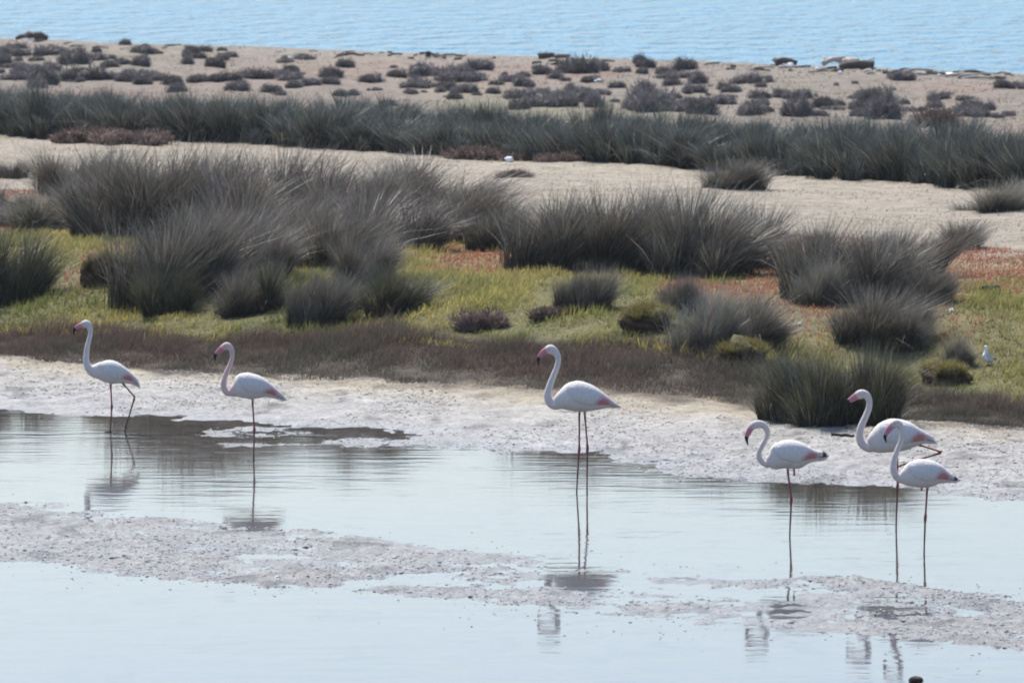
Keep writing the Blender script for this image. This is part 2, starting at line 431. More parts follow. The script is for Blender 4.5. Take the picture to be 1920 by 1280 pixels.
# ------------------------------------------------------------------ the rush tussocks of the bank  (photo x, base row, width px, height px, kind, label)
TUS = [
 (28, 572, 150, 150, GREEN, 'dark rush tussock beside the red glasswort, left of the brown earth clod', 0),
 (92, 432, 165, 92, PALE, 'pale rounded grey rush tussock behind the red glasswort patch', 0),
 (30, 335, 60, 45, BROWN, 'small brown rush tuft at the edge of the sand behind the pale tussock', 0),
 (150, 368, 150, 92, GREY, 'grey rush tussock on the sand edge behind the pale rounded tussock', 0),
 (275, 448, 215, 178, GREY, 'tallest grey rush tussock with whitish stems behind the brown earth clod', 0),
 (340, 565, 215, 190, GREY, 'big wind-swept grey rush tussock right beside the brown earth clod', 0),
 (325, 590, 100, 90, GREEN, 'dark green rush tuft in front of the big wind-swept tussock', 0),
 (452, 592, 100, 95, GREY, 'grey rush tuft on the bank above the brown strip, with bleached stems', 0),
 (525, 580, 110, 112, GREEN, 'dark rush tussock between two tufts above the pink-necked flamingo', 0),
 (600, 612, 90, 110, GREY, 'slim upright rush tuft standing lowest on the green bank', 0),
 (380, 445, 220, 165, GREY, 'wide grey rush tussock in the middle of the large thicket', 0),
 (490, 460, 210, 170, BROWN, 'brown-grey rush tussock hanging over in the large thicket', 0),
 (590, 420, 210, 135, BROWN, 'brown-grey rush tussock in the back row of the large thicket', 0),
 (780, 400, 205, 105, BROWN, 'dark brown rush tussock against the pale sand at the thicket end', 0),
 (870, 455, 200, 100, GREY, 'low grey rush tussock tapering down to the yellow turf', 0),
 (760, 470, 190, 115, BROWN, 'brown-grey rush tussock above the yellow turf in the thicket', 0),
 (640, 505, 170, 130, GREY, 'grey rush tussock above the red glasswort in the large thicket', 0),
 (560, 495, 160, 120, GREY, 'grey rush tussock sheltering the red glasswort behind the dark tuft', 0),
 (690, 548, 110, 120, GREY, 'upright grey rush tuft behind the one with a white feather', 0),
 (738, 590, 115, 95, GREEN, 'dark rush tuft with a white feather on its stems', 0),
 (1055, 508, 190, 150, GREY, 'dark upright rush tussock with a straight edge beside the yellow turf', 0),
 (1170, 512, 190, 160, GREY, 'tall dark rush tussock joined to the straight-edged one', 0),
 (1330, 520, 230, 165, GREY, 'dark rush tussock with a deep shadow at its foot before the sand', 0),
 (1430, 500, 150, 120, GREY, 'grey rush tussock leaning over from the dark shadowed one', 0),
 (1100, 582, 90, 90, GREY, 'small grey rush tuft alone on the red and yellow turf', 0),
 (1282, 590, 70, 80, GREY, 'small grey rush tuft beside the mossy hummock', 0),
 (1340, 662, 130, 125, PALE, 'bleached grey rush tussock with pale stems above the mossy clod', 0),
 (1415, 655, 140, 110, GREY, 'grey rush tussock falling to the right beside the bleached one', 0),
 (1540, 515, 150, 95, BROWN, 'brownish rush tussock at the sand edge behind the curved tussock', 0),
 (1610, 565, 200, 140, GREY, 'curved grey rush tussock with a dark hollow and dry stalks', 0),
 (1545, 572, 90, 90, PALE, 'dry straw-coloured rush tuft beside the curved tussock', 0),
 (1690, 520, 160, 90, BROWN, 'brownish rush tussock beside the red glasswort flat', 0),
 (1650, 648, 190, 125, GREY, 'grey rush tussock between the curved one and the dark one by the mud', 0),
 (1720, 652, 110, 95, GREY, 'grey rush tuft drooping to the right over the turf', 0),
 (1480, 790, 120, 125, GREEN, 'dark green rush tussock on the mud edge above the hoop-necked flamingo', 0),
 (1565, 800, 150, 165, GREEN, 'dark green rush tussock on the mud edge, the tall middle one of its row', 0),
 (1655, 798, 130, 140, GREEN, 'dark green rush tussock on the mud edge right behind the largest flamingo', 0),
 (1800, 690, 62, 62, GREY, 'small upright rush tuft above the brown hummock near the gull', 0),
 (1822, 468, 110, 58, GREY, 'low grey rush tussock on the sand beyond the red glasswort flat', 0),
 (1885, 396, 120, 62, PALE, 'pale rush tussock on the far sand before the belt', 0),
 (1385, 355, 100, 60, GREY, 'lone rush tussock on the sand touching the dark belt', 0),
 (430, 520, 190, 150, GREY, 'grey rush tussock in the thicket behind the bleached-stemmed tuft', 0),
 (500, 530, 140, 110, BROWN, 'brown-grey rush tussock in the thicket behind the dark tussock', 0),
 (690, 440, 170, 130, GREY, 'grey rush tussock at the back of the thicket before the sand', 0),
 (200, 410, 130, 110, GREY, 'grey rush tussock between the pale rounded and the tallest one', 0),
 (940, 470, 110, 90, GREY, 'low rush tussock filling the gap before the straight-edged one', 0),
 (1250, 505, 130, 130, GREY, 'dark rush tussock between the tall one and the shadowed one', 0),
 (10, 400, 90, 60, BROWN, 'low brown rush tuft beside the pale rounded tussock', 0),
 (650, 585, 70, 70, GREEN, 'small green rush tuft between the slim tuft and the one with a feather', 0),
 (1745, 570, 90, 80, GREY, 'low grey rush tuft behind the drooping one beside the red glasswort', 0),
]
for i, (px, py, wp, hp, pr, lab, _) in enumerate(TUS):
    x, y, z = ground_at(px - wp * .10, py)
    sc = y / FPX
    r = random.Random(i)
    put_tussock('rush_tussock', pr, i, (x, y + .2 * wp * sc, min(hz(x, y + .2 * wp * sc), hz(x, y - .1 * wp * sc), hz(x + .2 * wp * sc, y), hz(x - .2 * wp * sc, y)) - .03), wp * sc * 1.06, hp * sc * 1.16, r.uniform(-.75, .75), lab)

# ------------------------------------------------------------------ the dense rush belt beyond the sand
r = random.Random(5)
nb = 0
for row, (du, dens, hrow) in enumerate(((.6, .46, .98), (2.2, .56, .95), (4.2, .66, .86), (6.6, .75, .76), (9.6, .85, .66))):
    X = -16.0 + r.uniform(0, .5)
    while X < 15.5:
        Y = 136.2 - 1.4 * X - .02 * X * X + du + r.uniform(-.8, .8) * (1 if row else .45)
        pxx = 960 + X / Y * FPX
        gap = fbm(np.array([X * .35]), np.array([du * .4]), 2, 91)[0]
        keep = row < 3 or (gap > -.25 and row == 3) or gap > .05
        if -60 < pxx < 1980 and keep:
            h = r.uniform(.72, 1.2) * hrow * (1 + .3 * gap)
            wd = r.uniform(.75, 1.25)
            put_tussock('rush_clump', BELT, r.randrange(5), (X, Y, hz(X, Y) - .03), wd, h, r.uniform(-.6, .6),
                        'dark green rush clump in the dense belt beyond the pale sand', 'rush clumps of the dense belt beyond the sand')
            nb += 1
        X += dens * r.uniform(.75, 1.3)
print('belt clumps', nb)

# ------------------------------------------------------------------ cushion shrubs
def shrub_mesh(seed, n, cb, ct, wid=.02, flat=1.0):
    r = np.random.default_rng(seed)
    nl = 7
    lx, ly = r.normal(0, .2, nl), r.normal(0, .2, nl); lr = r.uniform(.2, .36, nl)
    w = r.integers(0, nl, n)
    th = r.uniform(0, 2 * math.pi, n); cz = r.uniform(0, 1, n); sz = np.sqrt(1 - cz ** 2)
    d = np.stack([np.cos(th) * sz, np.sin(th) * sz, cz], 1)
    rad = lr[w] * r.uniform(.45, .95, n)
    P = np.stack([lx[w], ly[w], np.zeros(n)], 1) + d * rad[:, None] * np.array([1, 1, 1.05 * flat])
    L = r.uniform(.05, .13, n)
    lean = d[:, :2] * 1.1 + r.normal(0, .3, (n, 2)) + np.array([.1, 0])
    V, F, C = blades(P, L, r.uniform(.6, 1.4, n) * wid, lean, 1.2, jitter(cb, n, .2, r), jitter(ct, n, .2, r), seg=2)
    # woody core
    bm = bmesh.new()
    for k in range(nl):
        m = bmesh.ops.create_icosphere(bm, subdivisions=2, radius=1.0)
        for v in m['verts']:
            q = v.co.copy()
            f = .62 + .22 * r.random()
            v.co = Vector((lx[k] + q.x * lr[k] * f, ly[k] + q.y * lr[k] * f, max(-.05, q.z * lr[k] * f * flat)))
    Vc = np.array([v.co[:] for v in bm.verts]); bm.verts.index_update()
    Fc = np.array([[v.index for v in f.verts] for f in bm.faces]); bm.free()
    off = len(V)
    V = np.concatenate([V, Vc]); F = [F[0], np.concatenate([F[1], Fc + off])]
    C = np.concatenate([C, np.tile(np.array(cb) * .8, (len(Vc), 1))])
    return mesh_from('cushion_shrub', V, F, M_shrub, C)

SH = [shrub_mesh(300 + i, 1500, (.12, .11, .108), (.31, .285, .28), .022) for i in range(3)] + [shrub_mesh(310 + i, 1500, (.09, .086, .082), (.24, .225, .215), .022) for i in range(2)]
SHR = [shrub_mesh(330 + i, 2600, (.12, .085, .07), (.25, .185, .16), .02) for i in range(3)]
SHRUBS = [(11,98,20),(38,106,34),(97,102,45),(131,120,58),(179,97,18),(179,113,30),(211,109,18),(7,126,20),(46,138,40),(73,135,36),(160,150,66),(204,126,20),(235,120,26),
 (261,122,38),(261,100,45),(290,100,20),(232,84,18),(317,86,12),(363,100,28),(386,97,22),(414,97,18),(427,106,25),(357,120,28),(401,124,40),(374,109,20),(372,155,42),(403,153,32),
 (230,153,36),(266,146,46),(292,150,36),(270,158,28),(328,160,36),(434,151,28),(474,146,50),(514,137,14),(549,135,30),(543,150,36),(649,124,34),(620,146,40),(616,158,44),(583,160,25),
 (556,160,18),(690,155,45),(634,180,26),(665,179,28),(740,144,38),(738,127,14),(790,142,45),(820,144,15),(860,153,48),(865,140,35),(709,169,16),(775,176,28),(795,173,12),(782,162,35),
 (819,162,22),(729,198,30),(837,182,12),(871,173,25),(922,175,30),(928,158,25),(945,140,14),(955,151,30),(977,144,24),(986,162,28),(985,180,38),(1037,147,35),(1078,138,60),(1128,133,40),
 (1105,153,30),(1085,189,45),(1121,177,30),(1121,200,45),(1052,200,50),(1015,200,40),(972,204,40),(1165,135,20),(1201,138,22),(1216,127,35),(1198,118,30),(1285,131,40),(1234,147,12),
 (1263,160,35),(1161,164,24),(1201,189,70),(1220,207,60),(1271,207,30),(1242,138,25),(1264,147,35),(1302,157,40),(1333,162,10),(1377,157,28),(1402,157,35),(1424,162,20),(1430,149,12),
 (1311,173,30),(1231,202,50),(1311,213,55),(1351,195,30),(1399,217,50),(1439,211,28),(1486,218,55),(1537,217,30),(1548,202,45),(1606,217,26),(1636,195,60),(1687,209,35),(1657,224,60),
 (1803,209,35),(1840,207,35),(1872,220,22),(1891,217,22),(1909,166,30),(1676,169,8),(1603,155,12),(1566,160,10),(1497,184,30),(1468,184,30),(1424,184,40),(440,170,50),(330,172,40),(90,158,50),(20,150,40),(510,172,36)]
rs = random.Random(77)
while len(SHRUBS) < 235:
    px, f = rs.uniform(-20, 1940), rs.random()
    top = 76 + px / 1920 * 62
    py = top + 14 + f * (75 if px < 1200 else 80)
    if fbm(np.array([px * .006]), np.array([py * .03]), 3, 301)[0] + .25 * (px < 600) + .15 * (f > .5) > rs.uniform(-.1, .6): SHRUBS.append((px, py, rs.uniform(12, 36)))
for i, (px, py, wp) in enumerate(SHRUBS):
    x, y, z = ground_at(px, py)
    sc = y / FPX
    r = random.Random(900 + i)
    o = link('cushion_shrub', SH[r.randrange(5)], None, (x, y, z - .02))
    wv = wp * sc * r.uniform(1.25, 1.65)
    o.scale = (wv, wv * r.uniform(.8, 1.1), wv * r.uniform(.85, 1.45)); o.rotation_euler = (0, 0, r.uniform(0, 6.28))
    tag(o, 'low grey-brown cushion shrub on the sandy plain before the sea', 'shrub', 'cushion shrubs scattered over the sandy plain')
REDS = [(1749, 240, 95, 58, 'round reddish-brown bush standing tallest among the cushion shrubs'),
        (175, 268, 130, 52, 'reddish-brown low bush at the foot of the dark belt, the redder of a pair'), (255, 270, 140, 50, 'purplish-brown low bush at the foot of the dark belt, beside the redder one'),
        (905, 300, 130, 44, 'reddish-brown low bush at the belt foot right behind the white litter'), (985, 302, 110, 34, 'reddish-brown low bush in the middle of the row at the belt foot'),
        (1040, 303, 80, 34, 'reddish-brown low bush at the end of the row at the belt foot'), (960, 333, 75, 26, 'thin tan shrub alone on the sand below the white litter'),
        (800, 290, 60, 20, 'flat brownish shrub on the sand edge beside the row of red bushes'),
        (903, 622, 105, 62, 'round olive-brown bush on the green bank'), (1035, 600, 90, 32, 'flat olive-brown bush beside the small lone rush tuft')]
for i, (px, py, wp, hp, lab) in enumerate(REDS):
    x, y, z = ground_at(px, py)
    sc = y / FPX
    o = link('bush', SHR[i % 3], None, (x, y + .3, hz(x, y + .3) - .03))
    o.scale = (wp * sc * 1.1, wp * sc * .9, hp * sc * 1.9); o.rotation_euler = (0, 0, i * 1.1)
    tag(o, lab, 'bush')

# ------------------------------------------------------------------ low plants (ground cover)
def cover(name, n, urange, maxhalf, fn, seg=1, wind=.25):
    """fn(X, Y, u, r) -> keep mask, height, width, base colour, tip colour arrays"""
    r = np.random.default_rng(sum(map(ord, name)))
    U = r.uniform(urange[0], urange[1], n); X = r.uniform(-maxhalf, maxhalf, n)
    Y = U - np.interp(U, [86, 91, 110, 137], [.93, .95, 1.24, 1.33]) * X
    ok = (np.abs(X) < .080 * Y + .5)
    X, Y = X[ok], Y[ok]
    u = ucoord(X, Y) + .54 * fbm(X * .22, Y * .22, 3, 5)
    keep, H, W, cb, ct = fn(X, Y, u, r)
    X, Y, H, W, cb, ct = X[keep], Y[keep], H[keep], W[keep], cb[keep], ct[keep]
    m = len(X)
    Z = height(X, Y)
    lean = r.normal(0, .45, (m, 2)); lean[:, 0] += wind
    V, F, C = blades(np.stack([X, Y, Z - .01], 1), H, W, lean, 1.4, cb, ct, seg=seg)
    o = link(name, mesh_from(name, V, F, M_herb, C))
    return o

def pick(maps, r, amt=.18):
    out = sum(w[:, None] * np.array(c) for w, c in maps) / sum(w for w, c in maps)[:, None]
    return np.clip(out * (1 + r.normal(0, amt, (len(out), 1))), .01, .8)

def f_green(X, Y, u, r):
    red = np.clip(fbm(X * .42, Y * .16, 4, 201) * 2.2 + (u - 94.0) * .085, 0, 1) ** 1.2
    yel = np.clip(.55 + 1.3 * fbm(X * .8 + 9, Y * .4, 4, 202), 0, 1)
    keep = (red < r.uniform(.25, 1.0, len(X))) & (u > 89.3 + fbm(X * .6, Y * .6, 3, 203) * .5) & (u < 110 + fbm(X * .5, Y * .3, 3, 204) * 2)
    lo = np.clip((u - 91) / 4, 0, 1)
    H = r.uniform(.03, .12, len(X)) * (1 + .9 * fbm(X * 2.2, Y * 1.3, 3, 205)).clip(.3, 2.2); W = r.uniform(.010, .024, len(X))
    cb = pick([(1 - yel, (.085, .095, .028)), (yel, (.17, .15, .05))], r)
    ct = pick([(1 - yel, (.22, .24, .065)), (yel * (1 - lo * .3), (.52, .44, .13)), (lo * .25, (.36, .30, .17))], r)
    return keep, H, W, cb, ct
tag(cover('green_turf', 330000, (88.5, 112), 12.5, f_green), 'short yellow-green salt marsh turf covering the bank', None, kind='stuff')

def f_red(X, Y, u, r):
    red = np.clip(fbm(X * .42, Y * .16, 4, 201) * 2.2 + (u - 94.0) * .085, 0, 1)
    extra = ((X > 4.8) & (u > 100.5) & (u < 112)) * .9
    keep = (np.maximum(red, extra) > r.uniform(.3, 1.1, len(X))) & (u > 92)
    H = r.uniform(.03, .09, len(X)); W = r.uniform(.012, .024, len(X))
    cb = pick([(np.ones(len(X)), (.20, .08, .05))], r); ct = pick([(np.ones(len(X)), (.46, .155, .105)), (r.uniform(0, 1.0, len(X)), (.38, .25, .12))], r)
    return keep, H, W, cb, ct
tag(cover('red_glasswort', 160000, (91.5, 113), 12.5, f_red), 'red glasswort patches spreading among the yellow-green turf', None, kind='stuff')

def f_brown(X, Y, u, r):
    e = fbm(X * .8, Y * .6, 3, 211)
    keep = (u > 86.2 + .8 * e) & (u < 89.9 + .5 * fbm(X * .6, Y * .6, 3, 203))
    edge = np.clip((u - 86) / 3, .35, 1)
    H = r.uniform(.06, .20, len(X)) * edge * (1 + .8 * fbm(X * 2.6, Y * 1.6, 4, 212)).clip(.25, 2); W = r.uniform(.005, .010, len(X))
    rd = np.clip(.5 + 1.1 * fbm(X * .9, Y * .7, 4, 213) + (u - 88) * .2, 0, 1)
    cb = pick([(1 - rd, (.04, .037, .027)), (rd, (.052, .038, .032))], r); ct = pick([(1 - rd, (.115, .105, .082)), (rd, (.14, .097, .08))], r)
    return keep, H, W, cb, ct
tag(cover('brown_seablite', 330000, (84.5, 91.5), 11.5, f_brown, seg=1), 'dense brown seablite strip along the upper edge of the mud', None, kind='stuff')

def f_straw(X, Y, u, r):
    keep = (fbm(X * .5 + Y * .35, Y * .9, 4, 83) > r.uniform(-.5, .8, len(X)))
    H = r.uniform(.02, .07, len(X)); W = r.uniform(.012, .03, len(X))
    cb = pick([(np.ones(len(X)), (.26, .22, .16))], r); ct = pick([(np.ones(len(X)), (.46, .41, .31))], r)
    return keep, H, W, cb, ct
tag(cover('dry_grass', 70000, (109, 139), 15.5, f_straw), 'flattened straw-coloured dry grass on the sand band', None, kind='stuff')

def f_far(X, Y, u, r):
    pk = np.clip(.5 + fbm(X * .16, Y * .08, 3, 81), 0, 1)
    keep = fbm(X * .5, Y * .3, 3, 221) > r.uniform(-.4, 1.0, len(X))
    H = r.uniform(.02, .08, len(X)); W = r.uniform(.02, .05, len(X))
    cb = pick([(np.ones(len(X)), (.17, .14, .10))], r); ct = pick([(pk, (.36, .24, .19)), (1 - pk, (.30, .27, .18))], r)
    return keep, H, W, cb, ct
tag(cover('sparse_herbs', 60000, (152, 197), 18.5, f_far), 'sparse pinkish and olive herbs on the far sandy plain', None, kind='stuff')

# mud clods: too many and too small to pick apart
def clods():
    r = np.random.default_rng(77)
    v0 = np.array([(1, 0, 0), (.3, 1, 0), (-1, .2, 0), (-.2, -1, 0), (.1, .1, 1), (0, 0, -.6)], float)
    f0 = np.array([(0, 1, 4), (1, 2, 4), (2, 3, 4), (3, 0, 4), (1, 0, 5), (2, 1, 5), (3, 2, 5), (0, 3, 5)])
    n = 150000
    U = r.uniform(60.5, 86.5, n); X = r.uniform(-8, 8, n); Y = U - np.interp(U, [55, 65, 79, 86], [.8, .93, 1.1, .93]) * X
    Z = height(X, Y)
    ok = (np.abs(X) < .079 * Y) & (Z > -.013) & (fbm(X * .9, Y * .7, 3, 231) > r.uniform(-.7, .6, n))
    X, Y, Z = X[ok], Y[ok], Z[ok]; m = len(X)
    fu = np.concatenate([62.8 - np.abs(r.normal(0, 1.1, 240)), 67.2 + np.abs(r.normal(0, .7, 90))]); fx = r.uniform(-5.5, 5.5, 330); fy = fu - .9 * fx     # flecks adrift beside the bar
    fk = height(fx, fy) < -.004
    X, Y, Z = np.concatenate([X, fx[fk]]), np.concatenate([Y, fy[fk]]), np.concatenate([Z, np.full(int(fk.sum()), .001)]); m = len(X)
    S = r.uniform(.0035, .0105, m) * (1 + .8 * (r.random(m) < .03))
    S[-int(fk.sum()):] = r.uniform(.003, .008, int(fk.sum()))
    V = v0[None] * (1 + r.normal(0, .25, (m, len(v0), 1))) * np.stack([S * r.uniform(1, 2.4, m), S * r.uniform(1, 2, m), S * r.uniform(.5, .9, m)], 1)[:, None, :]
    V = V + np.stack([X, Y, Z], 1)[:, None, :]
    F = f0[None] + (np.arange(m) * len(v0))[:, None, None]
    g = np.where(r.random(m) < .16, r.uniform(.06, .16, m), r.uniform(.24, .46, m)); C = np.repeat(np.stack([g, g * .985, g * .95], 1), len(v0), 0)
    tag(link('mud_clods', mesh_from('mud_clods', V.reshape(-1, 3), F.reshape(-1, 3), M_earth, C)), 'small grey clods and shells strewn over the mud', None, kind='stuff')
clods()

# ------------------------------------------------------------------ hummocks, driftwood, litter, stone
def lump(name, dims, seed, ctop, cbot, mat, sub=4, rough=.35):
    bm = bmesh.new(); bmesh.ops.create_icosphere(bm, subdivisions=sub, radius=1.0)
    v = np.array([q.co[:] for q in bm.verts]); bm.verts.index_update(); f = np.array([[q.index for q in p.verts] for p in bm.faces]); bm.free()
    d = 1 + rough * fbm(v[:, 0] * 1.6 + v[:, 2] + seed * 3.1, v[:, 1] * 1.6 - v[:, 2] * 1.3 + seed, 4, seed)
    V = v * d[:, None] * np.array(dims)
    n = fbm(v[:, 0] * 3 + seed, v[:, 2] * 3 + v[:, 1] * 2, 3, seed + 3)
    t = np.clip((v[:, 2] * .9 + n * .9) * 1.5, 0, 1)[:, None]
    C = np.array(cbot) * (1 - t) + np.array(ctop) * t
    return mesh_from(name, V, f, mat, C, smooth=True)

def moss_mesh(dims, seed, n, cb, ct):
    r = np.random.default_rng(seed)
    th = r.uniform(0, 2 * math.pi, n); cz = r.uniform(.15, 1, n); sz = np.sqrt(1 - cz * cz)
    P = np.stack([np.cos(th) * sz, np.sin(th) * sz, cz], 1)
    k = fbm(P[:, 0] * 2 + seed, P[:, 1] * 2 + P[:, 2] * 2, 3, seed) > -.15
    P = P[k] * np.array(dims) * .93; m = len(P)
    V, F, C = blades(P, r.uniform(.04, .15, m), r.uniform(.007, .013, m), r.normal(0, .7, (m, 2)), 1.2, jitter(cb, m, .2, r), jitter(ct, m, .2, r), seg=1)
    return mesh_from('moss', V, F, M_herb, C)

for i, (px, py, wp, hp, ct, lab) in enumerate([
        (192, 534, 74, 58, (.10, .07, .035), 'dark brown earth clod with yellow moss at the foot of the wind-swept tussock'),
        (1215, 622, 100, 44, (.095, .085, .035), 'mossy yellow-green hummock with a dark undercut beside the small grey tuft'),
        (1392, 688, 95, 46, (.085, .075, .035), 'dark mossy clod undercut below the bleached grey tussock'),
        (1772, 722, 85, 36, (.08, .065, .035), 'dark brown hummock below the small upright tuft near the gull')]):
    x, y, z = ground_at(px, py); sc = y / FPX
    dm = (wp * sc * .5, wp * sc * .42, hp * sc * .62)
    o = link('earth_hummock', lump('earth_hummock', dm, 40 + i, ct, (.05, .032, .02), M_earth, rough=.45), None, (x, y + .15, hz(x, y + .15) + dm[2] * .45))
    tag(o, lab, 'hummock')
    link('moss', moss_mesh(dm, 60 + i, 4200, (.09, .08, .03), (.24, .205, .075)), o)

def tube(pts, rad, sides=8, cols=(.2, .17, .14), seed=0, closed_ends=True):
    pts = np.array(pts, float); rad = np.array(rad, float); r = np.random.default_rng(seed)
    T = np.gradient(pts, axis=0); T /= np.linalg.norm(T, axis=1)[:, None] + 1e-9
    ref = np.array([0, 0, 1.0]) if abs(T[0, 2]) < .8 else np.array([1.0, 0, 0])
    Nn = np.cross(T, ref); Nn /= np.linalg.norm(Nn, axis=1)[:, None] + 1e-9
    B = np.cross(Nn, T)
    a = np.arange(sides) / sides * 2 * math.pi
    R = rad[:, None] * (1 + r.normal(0, .10, (len(pts), sides)))
    V = pts[:, None, :] + R[..., None] * (np.cos(a)[None, :, None] * Nn[:, None, :] + np.sin(a)[None, :, None] * B[:, None, :])
    n = len(pts)
    idx = np.arange(n * sides).reshape(n, sides)
    Q = np.stack([idx[:-1], np.roll(idx[:-1], -1, 1), np.roll(idx[1:], -1, 1), idx[1:]], -1).reshape(-1, 4)
    V = np.concatenate([V.reshape(-1, 3), pts[:1], pts[-1:]])
    c0, c1 = n * sides, n * sides + 1
    Tf = np.array([[c0, (j + 1) % sides, j] for j in range(sides)] + [[c1, idx[-1, j], idx[-1, (j + 1) % sides]] for j in range(sides)])
    C = np.tile(np.array(cols), (len(V), 1)) * (1 + r.normal(0, .08, (len(V), 1)))
    return V, [Q, Tf], C

def log(name, p0, p1, r0, r1, colr, lab, seed, cat='driftwood', group=None, bend=.05):
    p0, p1 = np.array(p0, float), np.array(p1, float)
    L = np.linalg.norm(p1 - p0); t = np.linspace(0, 1, 9)[:, None]
    r = np.random.default_rng(seed)
    pts = p0 * (1 - t) + p1 * t
    pts[:, 2] += np.sin(t[:, 0] * math.pi) * bend * L; pts[1:-1] += r.normal(0, .012 * L, (7, 3))
    c = pts.mean(0)
    V, F, C = tube(pts - c, np.linspace(r0, r1, 9), 9, colr, seed)
    o = link(name, mesh_from(name, V, F, M_wood, C, smooth=True), None, tuple(c))
    return tag(o, lab, cat, group)

def at(px, py, dz=0.0):
    x, y, z = ground_at(px, py); return np.array([x, y, z + dz])

def pxm(px0, py0, px1, py1, base, lift=.08):
    """a log seen from one pixel to another, lying at the distance of the ground at `base`"""
    x, y, z = ground_at(*base); s = y / FPX
    low = max(py0, py1)
    f = lambda px, py: np.array([x + (px - base[0]) * s, y, z + lift + (low - py) * s])
    return f(px0, py0), f(px1, py1)

PALEW, DARKW = (.42, .37, .32), (.085, .07, .06)
a, b = pxm(1543, 124, 1586, 114, (1565, 128), .12); b[1] += .4
log('driftwood_log', a, b, .07, .05, PALEW, 'bleached pale driftwood log leaning up on the pile by the sea', 1)
a, b = pxm(1583, 118, 1610, 116, (1590, 128), .12)
log('driftwood_log', a + [0, .25, 0], b + [0, .1, 0], .13, .10, (.36, .31, .26), 'thick tan driftwood log end on top of the pile by the sea', 2)
a, b = pxm(1574, 125, 1638, 123, (1600, 129), .06)
log('driftwood_log', a, b, .09, .12, DARKW, 'dark driftwood log under the pale ones on the pile by the sea', 3)
a, b = pxm(1548, 117, 1582, 118, (1565, 126), .15)
log('driftwood_log', a + [0, .6, 0], b + [0, .5, 0], .06, .06, (.30, .26, .23), 'grey-brown driftwood board lying behind the leaning pale log', 4)
a, b = pxm(1453, 117, 1494, 118, (1470, 123), .06)
log('driftwood_log', a, b, .10, .06, DARKW, 'dark humped driftwood log lying along the ridge before the sea', 5, bend=.12)
a, b = pxm(1455, 118, 1458, 112, (1456, 123), .08)
log('driftwood_stump', a, b, .12, .09, DARKW, 'dark driftwood knob at the end of the humped log', 6, 'stump')
a, b = pxm(1618, 118, 1640, 102, (1625, 128), .06)
log('thin_branch', a, b, .022, .008, (.16, .13, .11), 'thin bare branch sticking up beside the pale driftwood pile', 7, 'branch')
a, b = pxm(30, 69, 58, 64, (50, 74), .04)
log('driftwood_log', a, b, .05, .09, DARKW, 'dark driftwood trunk rising to the stump on the ridge', 8)
a, b = pxm(58, 68, 60, 57, (60, 74), .04)
log('driftwood_stump', a, b, .22, .14, (.10, .08, .07), 'dark upturned stump on the ridge against the sea', 9, 'stump')
a, b = pxm(66, 66, 90, 69, (76, 75), .06)
log('driftwood_log', a, b, .17, .10, DARKW, 'thick dark driftwood log sloping down from the upturned stump', 10)
a, b = pxm(803, 108, 803, 96, (803, 109), .0)
log('wooden_post', a - [0, 0, .1], b, .09, .06, (.06, .05, .045), 'short dark wooden post upright on the ridge before the sea', 11, 'post', bend=0)
a, b = pxm(1010, 107, 1040, 104, (1025, 110), .05)
log('driftwood_log', a, b, .10, .06, DARKW, 'dark driftwood log beside a low shrub in the middle of the ridge', 12)
a, b = pxm(1040, 105, 1068, 104, (1052, 110), .05)
log('driftwood_log', a, b, .06, .05, (.15, .13, .11), 'thin grey driftwood log running on from the dark one', 13)
a, b = pxm(1838, 547, 1876, 542, (1856, 549), .04)
log('driftwood_stick', a, b, .035, .022, (.05, .045, .04), 'dark driftwood stick lying at the front edge of the red glasswort', 14, 'stick', bend=.02)
a, b = pxm(1770, 553, 1822, 554, (1796, 556), .02)
log('driftwood_stick', a, b, .014, .010, (.5, .45, .4), 'thin bleached stick lying before the red glasswort flat', 15, 'stick', bend=.01)
a, b = pxm(1560, 816, 1604, 818, (1582, 820), .01)
log('driftwood_stick', a, b, .018, .012, (.05, .042, .035), 'dark stick on the mud below the dark green tussocks', 16, 'stick', bend=.01)

# scraps strewn along the ridge
r = random.Random(31)
for i in range(95):
    px = r.uniform(0, 1920)
    if i > 45: px = r.choice([r.uniform(590, 860), r.uniform(1400, 1700), r.uniform(1690, 1920)])
    base = 72 + (px / 1920.0) * 64
    py = base + r.uniform(3, 15)
    x, y, z = ground_at(px, py)
    L = r.uniform(.10, .42) if r.random() < .8 else r.uniform(.5, .9); an = r.uniform(-1.2, 1.2)
    d = np.array([math.cos(an) * L / 2, math.sin(an) * L / 2, r.uniform(-.01, .03)])
    p = np.array([x, y, z + .02]); rr = r.uniform(.015, .045)
    dark = r.random() < .62
    log('driftwood_scrap', p - d, p + d, rr, rr * r.uniform(.5, 1), DARKW if dark else (.36, .33, .29),
        'dark driftwood scrap on the beach ridge before the sea' if dark else 'bleached driftwood scrap on the beach ridge before the sea', 500 + i, 'driftwood',
        'dark driftwood scraps along the beach ridge' if dark else 'bleached driftwood scraps along the beach ridge')

